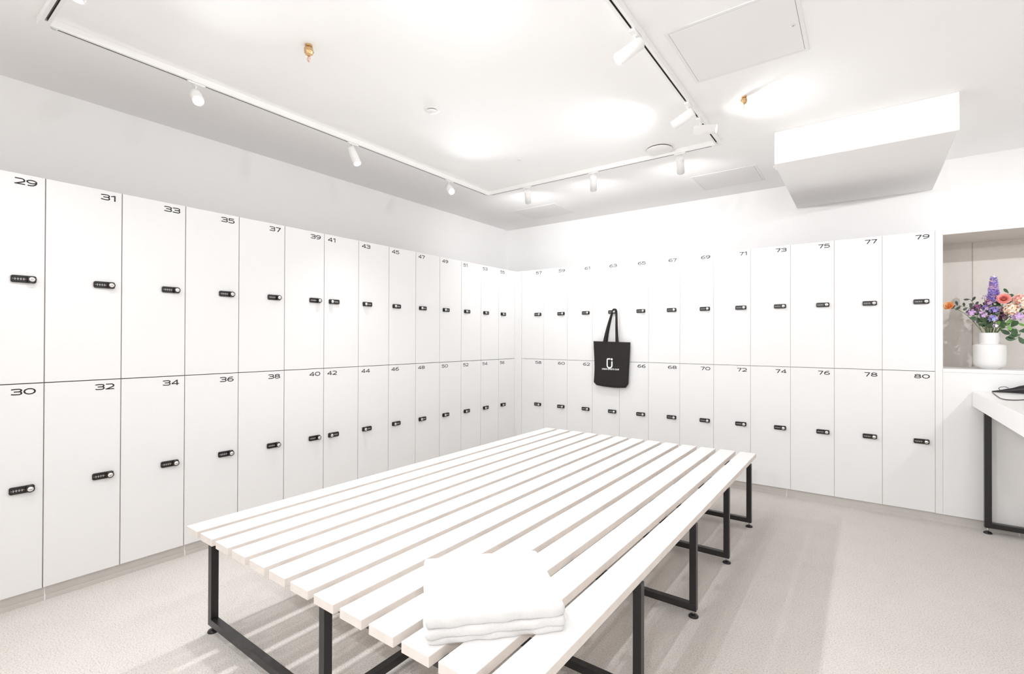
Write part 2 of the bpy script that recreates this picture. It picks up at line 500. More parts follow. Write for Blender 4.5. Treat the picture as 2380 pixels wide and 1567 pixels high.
# ------------------------------------------------------------------ folded towel
tw = thing('folded_towel', 'thick white terry towel folded in layers on the near slats', 'towel', (2.278, -3.335, 0.4602), math.radians(-43.5))
def towel_layer(z0, z1, hx, hy, seed, ox=0.0, oy=0.0):
    """cushion like layer: rounded fold on the long front edge, soft noise on top"""
    rnd = random.Random(seed)
    ph = [rnd.uniform(0, 6.28) for _ in range(6)]
    nx, ny, nz = 34, 30, 8
    th = z1 - z0
    bm = bmesh.new()
    def P(u, v, a):
        # a in 0..1 around the profile thickness
        rr = th / 2
        zz = z0 + th / 2 - rr * math.cos(math.pi * a)
        ins = rr * 0.55 * (1 - math.sin(math.pi * a))
        X = ox + (hx - ins) * u; Y = oy + (hy - ins) * v
        wob = 0.0022 * math.sin(9 * v + ph[0]) + 0.0018 * math.sin(17 * v + ph[1])
        wob2 = 0.0015 * math.sin(5 * u + ph[2]) + 0.0008 * math.sin(13 * u + ph[3])
        X += wob * abs(u) ** 6 * (1 if u > 0 else -1); Y += wob2 * abs(v) ** 6 * (1 if v > 0 else -1)
        zz += 0.0012 * math.sin(6 * u + ph[4]) * math.sin(5 * v + ph[5]) * a
        return Vector((X, Y, zz))
    def se(u):  # superellipse corner rounding
        return u
    grids = {}
    for lvl in range(nz + 1):
        a = lvl / nz
        for i in range(nx + 1):
            for j in range(ny + 1):
                if lvl in (0, nz) or i in (0, nx) or j in (0, ny):
                    u, v = -1 + 2 * i / nx, -1 + 2 * j / ny
                    # round the corners in plan
                    k = 0.045
                    uu, vv = u, v
                    if abs(u) > 1 - k and abs(v) > 1 - k:
                        du, dv = abs(u) - (1 - k), abs(v) - (1 - k)
                        L_ = math.hypot(du, dv); Mx = max(du, dv)
                        f = Mx / L_ if L_ > 1e-9 else 1
                        uu = math.copysign(1 - k + du * f, u); vv = math.copysign(1 - k + dv * f, v)
                    grids[(lvl, i, j)] = bm.verts.new(P(uu, vv, a))
    def q(*k):
        try:
            f = bm.faces.new([grids[x] for x in k]); f.smooth = True
        except ValueError: pass
    for i in range(nx):
        for j in range(ny):
            q((0, i, j), (0, i, j + 1), (0, i + 1, j + 1), (0, i + 1, j))
            q((nz, i, j), (nz, i + 1, j), (nz, i + 1, j + 1), (nz, i, j + 1))
    for l in range(nz):
        for i in range(nx):
            q((l, i, 0), (l, i + 1, 0), (l + 1, i + 1, 0), (l + 1, i, 0))
            q((l, i, ny), (l + 1, i, ny), (l + 1, i + 1, ny), (l, i + 1, ny))
        for j in range(ny):
            q((l, 0, j), (l + 1, 0, j), (l + 1, 0, j + 1), (l, 0, j + 1))
            q((l, nx, j), (l, nx, j + 1), (l + 1, nx, j + 1), (l + 1, nx, j))
    return bm
TL = [(0.0, 0.0205, 0.176, 0.190, 3, 0.0, 0.001), (0.0195, 0.045, 0.182, 0.195, 5, 0.001, 0.0), (0.044, 0.078, 0.181, 0.195, 8, 0.0, 0.001)]
for a in TL:
    obj('towel_layer', towel_layer(*a), M['towel'], tw)

# ------------------------------------------------------------------ tote bag hanging on lock 63
bag = thing('tote_bag', 'black canvas tote bag with white logo hanging on locker lock 63', 'bag', (1.18, -0.032, 0.80))
def lerp(a, b, t): return a + (b - a) * t
def bag_outline(t):
    # t 0 top .. 1 bottom ; returns xl, xr (relative), z
    L_ = [(-0.194, 0.461), (-0.190, 0.38), (-0.184, 0.28), (-0.182, 0.20), (-0.184, 0.12), (-0.190, 0.045), (-0.160, 0.018)]
    R_ = [(0.197, 0.451), (0.194, 0.38), (0.189, 0.28), (0.184, 0.20), (0.180, 0.12), (0.177, 0.045), (0.150, 0.008)]
    s = t * (len(L_) - 1); i = min(int(s), len(L_) - 2); f = s - i
    return (lerp(L_[i][0], L_[i + 1][0], f), lerp(L_[i][1], L_[i + 1][1], f)), (lerp(R_[i][0], R_[i + 1][0], f), lerp(R_[i][1], R_[i + 1][1], f))
def bag_front(u, t):
    (xl, zl), (xr, zr) = bag_outline(t)
    x = lerp(xl, xr, u); z = lerp(zl, zr, u)
    e = (4 * u * (1 - u)) ** 0.5
    if t > 0.85: z -= 0.010 * math.sin(math.pi * u) * (t - 0.85) / 0.15
    th = 0.004 + (0.016 + 0.010 * math.sin(math.pi * t)) * e * (1 - max(0, (t - 0.9) / 0.1) ** 2 * 0.8)
    wr = 0.0032 * math.sin(11 * u + 6 * t) * e + 0.0024 * math.sin(23 * u - 9 * t) * e * (1 - t)
    fold = 0.0035 * math.exp(-((u - 0.42 - 0.1 * t) / 0.03) ** 2) * max(0, 1 - 2.2 * t) + 0.003 * math.exp(-((u - 0.62 - 0.12 * t) / 0.03) ** 2) * max(0, 1 - 2.2 * t)
    diag = 0.004 * math.exp(-((u - (1.15 - 0.55 * t)) / 0.05) ** 2) * max(0, t - 0.3)
    return Vector((x, -(th + wr + fold + diag), z))
bm = bmesh.new()
NU, NT = 40, 40
F = [[bm.verts.new(bag_front(i / NU, j / NT)) for i in range(NU + 1)] for j in range(NT + 1)]
Bk = [[bm.verts.new(Vector((F[j][i].co.x, 0.006 + 0.004 * math.sin(math.pi * i / NU), F[j][i].co.z))) for i in range(NU + 1)] for j in range(NT + 1)]
for j in range(NT):
    for i in range(NU):
        f = bm.faces.new((F[j][i], F[j + 1][i], F[j + 1][i + 1], F[j][i + 1])); f.smooth = True
        f = bm.faces.new((Bk[j][i], Bk[j][i + 1], Bk[j + 1][i + 1], Bk[j + 1][i])); f.smooth = True
for j in range(NT):
    bm.faces.new((F[j][0], Bk[j][0], Bk[j + 1][0], F[j + 1][0]))
    bm.faces.new((F[j][NU], F[j + 1][NU], Bk[j + 1][NU], Bk[j][NU]))
for i in range(NU):
    bm.faces.new((F[NT][i], Bk[NT][i], Bk[NT][i + 1], F[NT][i + 1]))
    bm.faces.new((F[0][i], F[0][i + 1], Bk[0][i + 1], Bk[0][i]))
obj('bag_body', bm, M['bag'], bag)
# a hem band and strap patches
def strap(p0, p1, wd0, wd1, yoff, name='strap'):
    """band over the knob: from the left attachment up and round the knob to the right attachment"""
    pts = [Vector((p0[0], -0.018 + yoff, p0[1] - 0.0165)), Vector((p0[0], -0.018 + yoff, p0[1] - 0.016)), Vector((p0[0], -0.018 + yoff, p0[1] - 0.0155)), Vector((p0[0] + 0.002, -0.019 + yoff, p0[1])),
           Vector((lerp(p0[0], 0.004, 0.35), -0.018 + yoff, p0[1] + 0.105)), Vector((lerp(p0[0], 0.006, 0.72), -0.006 + yoff, p0[1] + 0.215)),
           Vector((0.008, 0.006 + yoff, 0.752)), Vector((0.014, 0.008 + yoff, 0.774)), Vector((0.030, 0.009 + yoff, 0.784)),
           Vector((0.044, 0.008 + yoff, 0.776)), Vector((0.050, 0.006 + yoff, 0.755)),
           Vector((lerp(p1[0], 0.050, 0.66), -0.006 + yoff, p1[1] + 0.215)), Vector((lerp(p1[0], 0.050, 0.30), -0.018 + yoff, p1[1] + 0.105)),
           Vector((p1[0], -0.019 + yoff, p1[1])), Vector((p1[0], -0.018 + yoff, p1[1] - 0.0155)), Vector((p1[0], -0.018 + yoff, p1[1] - 0.016)), Vector((p1[0], -0.018 + yoff, p1[1] - 0.0165))]
    n = len(pts)
    bm = bmesh.new()
    rows = []
    for i, p in enumerate(pts):
        a = pts[max(0, i - 1)]; b = pts[min(n - 1, i + 1)]
        t = (b - a).normalized()
        nn = Vector((0, 1, 0)).cross(t).normalized()
        s = abs(i - (n - 1) / 2) / ((n - 1) / 2)
        wd = lerp(0.006, 0.0225, min(1, max(0, (s - 0.30) / 0.55)))
        rows.append([bm.verts.new(p + nn * wd + Vector((0, dy, 0))) for dy in (-0.0012, 0.0012)] + [bm.verts.new(p - nn * wd + Vector((0, dy, 0))) for dy in (0.0012, -0.0012)])
    for i in range(n - 1):
        for k in range(4):
            f = bm.faces.new((rows[i][k], rows[i][(k + 1) % 4], rows[i + 1][(k + 1) % 4], rows[i + 1][k])); f.smooth = True
    bm.faces.new(rows[0]); bm.faces.new(rows[-1][::-1])
    o = obj(name, bm, M['bag'], bag)
    md = o.modifiers.new('sub', 'SUBSURF'); md.levels = 1; md.render_levels = 2
    return o
strap((-0.062, 0.46), (0.072, 0.456), 0, 0, -0.012)
strap((-0.052, 0.455), (0.066, 0.452), 0, 0, 0.012)
# printed emblem and wording, laid just over the front cloth
def surf_y(x, z):
    best = None
    lo_, hi_ = 0.0, 1.0
    for _ in range(24):
        t = (lo_ + hi_) / 2
        (xl, zl), (xr, zr) = bag_outline(t)
        u = min(1, max(0, (x - xl) / (xr - xl)))
        if bag_front(u, t).z > z: lo_ = t
        else: hi_ = t
    (xl, zl), (xr, zr) = bag_outline(t)
    u = min(1, max(0, (x - xl) / (xr - xl)))
    return bag_front(u, t).y
def lay(bm, o):
    for v in bm.verts:
        v.co.y = surf_y(v.co.x, v.co.z) - 0.0016 + v.co.y
def rib(bm, pts, wd):
    n = len(pts); L_ = []; R_ = []
    for i in range(n):
        p = Vector(pts[i]); a = Vector(pts[max(0, i - 1)]); b = Vector(pts[min(n - 1, i + 1)])
        d1 = (p - a); d2 = (b - p)
        d1 = d1.normalized() if d1.length > 1e-9 else d2.normalized(); d2 = d2.normalized() if d2.length > 1e-9 else d1
        t = (d1 + d2).normalized(); nn = Vector((-t.y, t.x)); k = 1 / max(0.6, nn.dot(Vector((-d1.y, d1.x))))
        L_.append(bm.verts.new((p.x + nn.x * wd / 2 * k, 0, p.y + nn.y * wd / 2 * k))); R_.append(bm.verts.new((p.x - nn.x * wd / 2 * k, 0, p.y - nn.y * wd / 2 * k)))
    for i in range(n - 1): bm.faces.new((L_[i], L_[i + 1], R_[i + 1], R_[i]))
bm = bmesh.new()
cx, zt, W2, TH = -0.004, 0.286, 0.0255, 0.0125
zb_ = 0.222
pts = [(cx + 0.006, zt), (cx - W2 + 0.006, zt), (cx - W2, zt - 0.006)] + [(cx - W2, zb_)] + [(cx + W2 * math.cos(math.radians(a)), zb_ + W2 * 0.95 * math.sin(math.radians(a))) for a in range(190, 351, 16)] + [(cx + W2, zb_), (cx + W2, zt - 0.024)]
rib(bm, pts, TH)
rib(bm, [(cx + 0.012, zt - 0.001), (cx + W2, zt - 0.001), (cx + W2, zt - 0.014)], TH)
lay(bm, None)
obj('logo', bm, M['logo'], bag, recalc=False)
cu = bpy.data.curves.new('wording', 'FONT'); cu.body = 'URBAN SPORTS CLUB'; cu.align_x = 'CENTER'; cu.size = 0.0195; cu.offset = 0.0005; cu.space_character = 1.02
to = bpy.data.objects.new('wording_tmp', cu); COL.objects.link(to)
bpy.context.view_layer.update()
me = bpy.data.meshes.new_from_object(to.evaluated_get(bpy.context.evaluated_depsgraph_get()))
bpy.data.objects.remove(to)
bm = bmesh.new(); bm.from_mesh(me)
for v in bm.verts:
    v.co = Vector((v.co.x * 0.93 + 0.002, 0, v.co.y + 0.178 ))
lay(bm, None)
obj('wording', bm, M['logo'], bag, recalc=False)

# ------------------------------------------------------------------ ceiling track rectangle
TX0, TX1, TY0, TY1 = 0.322, 2.388, -4.005, -0.922
def track_run(name, length, gaps, label):
    """channel profile along local +x, open slot underneath, adapters sit in the gaps"""
    bm = bmesh.new()
    hw, z0, z1 = 0.018, ZT - ZC, -0.0004
    sw = 0.0048
    bx(bm, 0, length, -hw, -sw, z0, z1)
    bx(bm, 0, length, sw, hw, z0, z1)
    bx(bm, 0, length, -sw, sw, z0 + 0.012, z1, 2)
    bx(bm, 0, length, -sw, -sw + 0.0008, z0 + 0.0012, z0 + 0.012, 1)
    bx(bm, 0, length, sw - 0.0008, sw, z0 + 0.0012, z0 + 0.012, 1)
    for a, b in gaps:
        bx(bm, a, b, -sw, sw, z0 - 0.0002, z0 + 0.013)
    return tag(obj(name, bm, [M['white_metal'], M['slot'], M['slot_floor']]), label, 'light track', 'slotted lighting tracks on the ceiling')
G = lambda *c: [(x - 0.042, x + 0.042) for x in c]
CO = 0.045
def place(o, x, y, rz): o.location = (x, y, ZC); o.rotation_euler = (0, 0, rz); return o
spots_left = [-3.41, -2.43, -1.46]
spots_right = [-3.38, -2.44, -1.636, -1.394]
spots_back = [0.775, 1.425, 2.124]
spots_near = [0.95, 1.75]
place(track_run('ceiling_track', TY1 - TY0 - 2 * CO, G(*[y - TY0 - CO for y in spots_left]), 'white ceiling light track running above the left locker row'), TX0, TY0 + CO, math.pi / 2)
place(track_run('ceiling_track', TY1 - TY0 - 2 * CO, G(*[y - TY0 - CO for y in spots_right]), 'white ceiling light track beside the square access panel'), TX1, TY0 + CO, math.pi / 2)
place(track_run('ceiling_track', TX1 - TX0 - 2 * CO, G(*[x - TX0 - CO for x in spots_back]), 'white ceiling light track running parallel to the back lockers'), TX0 + CO, TY1, 0)
place(track_run('ceiling_track', TX1 - TX0 - 2 * CO, G(*[x - TX0 - CO for x in spots_near]), 'nearest ceiling light track, its slot seen at top left'), TX0 + CO, TY0, 0)
def corner(x, y, sx, sy, label):
    t = thing('track_corner', label, 'light track', (x, y, ZC), 0, 'track corner joints')
    bm = bmesh.new()
    z0 = ZT - ZC - 0.0005
    bx(bm, -0.0185, 0.0185, -0.0185, 0.0185, z0, -0.0004)
    xa, xb = sorted((sx * 0.0185, sx * CO)); bx(bm, xa, xb, -0.0185, 0.0185, z0, -0.0004)
    ya, yb = sorted((sy * 0.0185, sy * (CO + 0.0))); bx(bm, -0.0185, 0.0185, ya, yb, z0, -0.0004)
    obj('joint_cover', bm, M['white_metal'], t)
    bm = bmesh.new()
    for a, b, c, d in ((-0.004, 0.004, 0.022, 0.040), (0.006, 0.009, 0.020, 0.028), (-0.009, -0.006, 0.026, 0.042)):
        y1, y2 = sorted((sy * c, sy * d)); bx(bm, a, b, y1, y2, z0 - 0.0004, z0 + 0.0004)
    obj('contact_slots', bm, M['dial'], t)
corner(TX0, TY0, 1, 1, 'white track corner joint at top left of the photo')
corner(TX0, TY1, 1, -1, 'white track corner joint nearest the room corner')
corner(TX1, TY1, -1, -1, 'white track corner joint beside the round air valve')
corner(TX1, TY0, -1, 1, 'white track corner joint above the camera, out of the frame')

# ------------------------------------------------------------------ spotlights
HEADR, HB, HF = 0.0275, 0.032, 0.098
def spotlight(x, y, along, aim, label, power=1.0, angle=150, blend=1.0, drop=0.056, group='white track spotlights'):
    t = thing('track_spotlight', label, 'spotlight', (x, y, ZT), 0, group)
    bm = bmesh.new()
    if along == 'y': bx(bm, -0.014, 0.014, -0.041, 0.041, -0.010, -0.0006)
    else: bx(bm, -0.041, 0.041, -0.014, 0.014, -0.010, -0.0006)
    lathe(bm, [(0, -0.014), (0.012, -0.014), (0.012, -0.010), (0, -0.010)], 18)
    obj('track_adapter', bm, M['white_metal'], t, bevel=0.002)
    bm = bmesh.new(); tube(bm, [(0, 0, -0.012), (0, 0, -drop)], 0.0055, 12)
    obj('stem', bm, M['white_metal'], t)
    d = Vector(aim).normalized()
    q = (-d).to_track_quat('Z', 'Y')
    bm = bmesh.new()
    lathe(bm, [(0, HB), (HEADR - 0.003, HB), (HEADR, HB - 0.003), (HEADR, -HF), (HEADR - 0.0035, -HF), (HEADR - 0.004, -HF + 0.006), (0, -HF + 0.006)], 36)
    hd = obj('lamp_head', bm, M['white_metal'], t)
    hd.location = (0, 0, -drop - 0.004); hd.rotation_mode = 'QUATERNION'; hd.rotation_quaternion = q
    bm = bmesh.new()
    lathe(bm, [(0, -HF + 0.0045), (HEADR - 0.005, -HF + 0.0045), (HEADR - 0.005, -HF + 0.002), (0, -HF + 0.001)], 30)
    obj('lens', bm, M['lens'], hd, )
    ld = bpy.data.lights.new('spot_beam', 'SPOT')
    ld.energy = SPOT_W * power; ld.color = SPOT_COL; ld.spot_size = math.radians(angle); ld.spot_blend = blend
    ld.shadow_soft_size = 0.022
    lo = bpy.data.objects.new('spot_beam', ld); COL.objects.link(lo); lo.parent = hd
    lo.location = (0, 0, -HF - 0.006)
    return t
spotlight(TX0, -3.41, 'y', (0.76, -0.17, -0.63), 'glaring white spotlight on the left track nearest the camera', power=2.5, angle=124)
spotlight(TX0, -2.43, 'y', (0.44, 0.10, -0.89), 'white cylinder spotlight midway along the left track', power=2.5, angle=124)
spotlight(TX0, -1.46, 'y', (0.712, -0.40, -0.58), 'small glaring spotlight on the left track near the room corner', power=2.5, angle=124)
spotlight(0.775, TY1, 'x', (-0.42, 0.72, -0.55), 'upright white spotlight, leftmost on the back track', power=0.65, angle=166)
spotlight(1.425, TY1, 'x', (-0.35, 0.72, -0.60), 'tilted white spotlight, middle one on the back track', power=0.65, angle=166)
spotlight(2.124, TY1, 'x', (-0.19, 0.80, -0.56), 'tilted white spotlight under the round air valve', power=0.65, angle=166)
spotlight(TX1, -2.44, 'y', (-0.63, -0.50, -0.60), 'large white spotlight beside the square ceiling access panel', power=0.8, angle=124)
spotlight(TX1, -1.636, 'y', (-0.92, 0.05, -0.40), 'washed-out white spotlight on the right track near the air valve', power=0.6, angle=150)
spotlight(TX1, -1.394, 'y', (0.95, 0.10, -0.16), 'white spotlight aimed across at the box bulkhead', power=0.35, angle=140)
spotlight(0.95, TY0, 'x', (-0.10, -0.25, -0.96), 'white spotlight cut by the top left edge of the photo')
OUT = 'unseen white spotlight on the tracks above and behind the camera'
spotlight(1.75, TY0, 'x', (0.6, 0.75, -0.5), OUT, power=1.8, group='spotlights behind the camera')  # added out-of-frame lamp, brightens the table side
spotlight(TX1, -3.38, 'y', (-0.85, 0.25, -0.42), OUT, power=0.4, group='spotlights behind the camera')  # added out-of-frame lamp, lifts the upper left wall
for x, aim, pw in ((0.9, (0.2, 0.6, -0.6), 1.2), (2.1, (0.3, 0.7, -0.6), 1.6), (3.3, (0.15, 0.85, -0.62), 2.1), (3.9, (-0.05, 0.85, -0.65), 1.8)):
    spotlight(x, -5.6, 'x', aim, OUT, power=pw, angle=174, group='spotlights behind the camera')  # unseen lamps added as general room fill
for y, aim in ((-1.9, (-0.52, 0.85, -0.36)),):
    spotlight(4.95, y, 'y', aim, OUT, group='spotlights behind the camera', power=3.0, angle=62)
tr = track_run('ceiling_track', 3.2, [], 'white ceiling light track above the vanity table'); place(tr, 4.95, -4.0, math.pi / 2)
tr = track_run('ceiling_track', 3.6, [], 'unseen white ceiling light track added behind the camera'); place(tr, 0.6, -5.6, 0)  # added to carry the unseen fill lamps

# ------------------------------------------------------------------ ceiling fittings
def sprinkler(x, y, label, s=1.0):
    t = thing('fire_sprinkler', label, 'sprinkler', (x, y, ZC), 0.5, 'brass ceiling sprinklers')
    bm = bmesh.new()
    lathe(bm, [(0, -0.0005), (0.0155 * s, -0.0005), (0.0155 * s, -0.008 * s), (0.010 * s, -0.009 * s), (0.013 * s, -0.012 * s), (0.019 * s, -0.016 * s), (0.019 * s, -0.030 * s), (0.015 * s, -0.040 * s), (0.006 * s, -0.047 * s), (0, -0.047 * s)], 8, smooth=False)
    obj('sprinkler_body', bm, M['brass'], t)
    bm = bmesh.new()
    loop = [(0.0065 * s * math.cos(a), 0, -0.058 * s + 0.014 * s * math.sin(a)) for a in [2 * math.pi * k / 16 for k in range(17)]]
    tube(bm, loop, 0.0014 * s, 8)
    tube(bm, [(0, 0, -0.046 * s), (0, 0, -0.068 * s)], 0.0016 * s, 8)
    obj('frame_loop', bm, M['copper'], t)
    bm = bmesh.new()
    for k in range(3):
        a = k * 2.1
        tube(bm, [(0.014 * s * math.cos(a), 0.014 * s * math.sin(a), -0.014 * s), (0.021 * s * math.cos(a + 0.9), 0.021 * s * math.sin(a + 0.9), -0.024 * s), (0.015 * s * math.cos(a + 1.6), 0.015 * s * math.sin(a + 1.6), -0.036 * s)], 0.0024 * s, 8)
    obj('wrench_boss', bm, M['brass'], t)
sprinkler(1.075, -3.215, 'brass sprinkler hanging from the middle of the ceiling at left', 1.12)
sprinkler(2.655, -1.475, 'brass sprinkler casting a shadow beside the right track', 0.95)
t = thing('ceiling_fitting', 'tiny white T-shaped ceiling fitting in front of the back track', 'ceiling fitting', (1.052, -1.444, ZC))
bm = bmesh.new(); lathe(bm, [(0, -0.0005), (0.008, -0.0005), (0.008, -0.004), (0.003, -0.005), (0.003, -0.028), (0, -0.028)], 16)
obj('pin', bm, M['panel'], t)
bm = bmesh.new(); bx(bm, -0.010, 0.010, -0.002, 0.002, -0.012, -0.009)
obj('crossbar', bm, M['dial'], t)

def disc(x, y, r, gap, label, cat, name):
    t = thing(name, label, cat, (x, y, ZC))
    bm = bmesh.new(); lathe(bm, [(0, -0.0006), (r + 0.016, -0.0006), (r + 0.015, -0.003), (r + 0.001, -0.0038), (0, -0.0038)], 56)
    obj('flange', bm, M['panel'], t)
    bm = bmesh.new(); lathe(bm, [(0, -0.004), (r - 0.006, -0.004), (r - 0.006, -gap), (0, -gap)], 48)
    obj('throat', bm, M['gap'], t)
    bm = bmesh.new(); lathe(bm, [(0, -gap - 0.0002), (r - 0.001, -gap - 0.0002), (r, -gap - 0.003), (r - 0.006, -gap - 0.007), (0, -gap - 0.011)], 56)
    obj('disc', bm, M['panel'], t)
disc(1.083, -2.41, 0.034, 0.009, 'small round white ceiling disc left of centre', 'ceiling disc', 'ceiling_sensor')
disc(2.005, -1.02, 0.090, 0.011, 'large round white air valve beside the track corner', 'air valve', 'air_valve')

def access(x0, x1, y0, y1, label, lock=None):
    t = thing('access_panel', label, 'access panel', ((x0 + x1) / 2, (y0 + y1) / 2, ZC), 0, 'ceiling access panels')
    hx, hy = (x1 - x0) / 2, (y1 - y0) / 2
    bm = bmesh.new(); f = 0.016
    for a in ((-hx, hx, -hy, -hy + f), (-hx, hx, hy - f, hy), (-hx, -hx + f, -hy + f, hy - f), (hx - f, hx, -hy + f, hy - f)):
        bx(bm, a[0], a[1], a[2], a[3], -0.003, -0.0005)
    obj('panel_frame', bm, M['panel'], t)
    bm = bmesh.new(); bx(bm, -hx + f, hx - f, -hy + f, hy - f, -0.0010, -0.0004)
    obj('panel_gap', bm, M['gap'], t)
    g = 0.0016
    bm = bmesh.new(); bx(bm, -hx + f + g, hx - f - g, -hy + f + g, hy - f - g, -0.0032, -0.0011)
    obj('panel_door', bm, M['panel'], t)
    if lock:
        bm = bmesh.new(); lathe(bm, [(0, -0.006), (0.009, -0.006), (0.010, -0.0033), (0, -0.0033)], 24, mtx=Matrix.Translation((lock[0] - t.location.x, lock[1] - t.location.y, 0)))
        bx(bm, lock[0] - t.location.x - 0.004, lock[0] - t.location.x + 0.004, lock[1] - t.location.y - 0.001, lock[1] - t.location.y + 0.001, -0.0065, -0.006, 1)
        obj('cam_lock', bm, [M['chrome'], M['black']], t)
access(2.473, 3.0, -2.315, -1.785, 'square white ceiling access panel with a small lock', (2.958, -2.04))
access(0.108, 0.637, -0.240, 0.194, 'white ceiling access panel nearest the room corner')
access(2.005, 2.515, -0.243, 0.208, 'white ceiling access panel beside the box bulkhead')
t = thing('motion_detector', 'small white motion detector fixed beside the box bulkhead', 'detector', (2.66, -0.13, ZC))
bm = bmesh.new(); lathe(bm, [(0, -0.0005), (0.042, -0.0005), (0.042, -0.012), (0.036, -0.018), (0, -0.018)], 32)
obj('base', bm, M['white_metal'], t)
bm = bmesh.new(); lathe(bm, [(0.028, -0.018), (0.026, -0.030), (0.016, -0.040), (0, -0.044)], 28)
obj('lens_dome', bm, M['panel'], t)

# ------------------------------------------------------------------ vanity table at right
tb = thing('vanity_table', 'white thick-topped table on black frame legs at right edge', 'table', (4.15, -1.1, 0))
TO = (-4.15, 1.1, 0)
bm = bmesh.new(); bx(bm, 3.805, 4.46, -2.20, -0.006, 0.832, 0.933)
obj('tabletop', bm, M['table'], tb, TO, bevel=0.001)
for y in (-0.045, -2.12):
    bm = bmesh.new()
    bx(bm, 3.855, 4.41, y - 0.0175, y + 0.0175, 0.040, 0.072)
    fr = obj('bottom_rail', bm, M['frame'], tb, TO, bevel=0.0015)
    bm = bmesh.new(); bx(bm, 3.855, 4.41, y - 0.0175, y + 0.0175, 0.80, 0.8318)
    obj('top_rail', bm, M['frame'], tb, TO, bevel=0.0015)
    for x in (3.8725, 4.3925):
        bm = bmesh.new(); bx(bm, x - 0.0175, x + 0.0175, y - 0.0175, y + 0.0175, 0.0722, 0.7998)
        obj('leg', bm, M['frame'], fr, bevel=0.0015)
        bm = bmesh.new()
        lathe(bm, [(0, 0), (0.022, 0), (0.0225, 0.006), (0.017, 0.012), (0, 0.014)], 20, 0, mtx=Matrix.Translation((x, y, 0)))
        lathe(bm, [(0, 0.013), (0.006, 0.013), (0.006, 0.041), (0, 0.041)], 12, 1, mtx=Matrix.Translation((x, y, 0)))
        obj('levelling_foot', bm, [M['black'], M['steel']], fr)

hs = thing('hair_styling_tool', 'black hair styling tool lying with its cable on the white table', 'hair tool', (3.945, -0.05, 0.9332))
bm = bmesh.new()
def blade(bm, pts):
    """rounded tapering wand: (x, y, z, half width, half height)"""
    rings = []
    for x, y, z, a, b in pts:
        rings.append([bm.verts.new((x, y + a * math.cos(t), z + b * math.sin(t))) for t in [2 * math.pi * k / 16 for k in range(16)]])
    for i in range(len(rings) - 1):
        for k in range(16):
            f = bm.faces.new((rings[i][k], rings[i][(k + 1) % 16], rings[i + 1][(k + 1) % 16], rings[i + 1][k])); f.smooth = True
    bm.faces.new(rings[0][::-1]); bm.faces.new(rings[-1])
blade(bm, [(-0.052, 0, 0.0078, 0.006, 0.0040), (-0.015, 0, 0.0120, 0.009, 0.0085), (0.02, 0, 0.0175, 0.013, 0.0130), (0.045, 0, 0.0215, 0.017, 0.0165), (0.075, 0, 0.0285, 0.022, 0.0235), (0.11, 0, 0.0325, 0.027, 0.0295), (0.18, -0.004, 0.0345, 0.030, 0.0330), (0.28, -0.008, 0.033, 0.028, 0.0315), (0.31, -0.008, 0.033, 0.018, 0.020)])
obj('handle', bm, M['black'], hs)
def bez(p, n=10):
    out = []
    P = [Vector(q) for q in p]
    for i in range(len(P) - 1):
        a = P[max(0, i - 1)]; b = P[i]; c = P[i + 1]; d = P[min(len(P) - 1, i + 2)]
        for k in range(n):
            t = k / n
            out.append(0.5 * ((2 * b) + (-a + c) * t + (2 * a - 5 * b + 4 * c - d) * t * t + (-a + 3 * b - 3 * c + d) * t ** 3))
    out.append(P[-1]); return out
bm = bmesh.new()
tube(bm, bez([(-0.051, 0.0, 0.007), (-0.056, -0.06, 0.0032), (-0.072, -0.265, 0.0032), (-0.083, -0.45, 0.0032), (-0.066, -0.52, 0.0032), (-0.027, -0.505, 0.0032), (0.011, -0.46, 0.0032), (0.12, -0.40, 0.0032), (0.30, -0.30, 0.0032)]), 0.0026, 8)
obj('cable', bm, M['black'], hs)
bm = bmesh.new()
tube(bm, bez([(-0.014, 0.0, 0.020), (-0.019, 0.006, 0.031), (-0.006, 0.008, 0.040), (0.012, 0.008, 0.042), (0.027, 0.003, 0.034)]), 0.0017, 8)
obj('hanging_loop', bm, M['black'], hs)

# ------------------------------------------------------------------ vase and flowers
VX, VY, VZ = 3.912, 0.155, 1.0812
vs = thing('vase', 'white ceramic vase with a narrower neck standing in the niche', 'vase', (VX, VY, VZ))
bm = bmesh.new()
lathe(bm, [(0, 0), (0.050, 0), (0.052, 0.004), (0.062, 0.010), (0.076, 0.020), (0.0835, 0.036), (0.085, 0.055), (0.085, 0.158), (0.0835, 0.165), (0.078, 0.169), (0.058, 0.1715), (0.0545, 0.176), (0.053, 0.185), (0.053, 0.247), (0.0515, 0.250), (0.0485, 0.247), (0.0485, 0.175), (0.045, 0.165), (0, 0.165)], 56)
obj('vase_body', bm, M['vase'], vs)
bm = bmesh.new()
lathe(bm, [(0.0485, 0.21), (0.0, 0.21)], 32)
bpy.data.meshes  # noqa
bm.free()

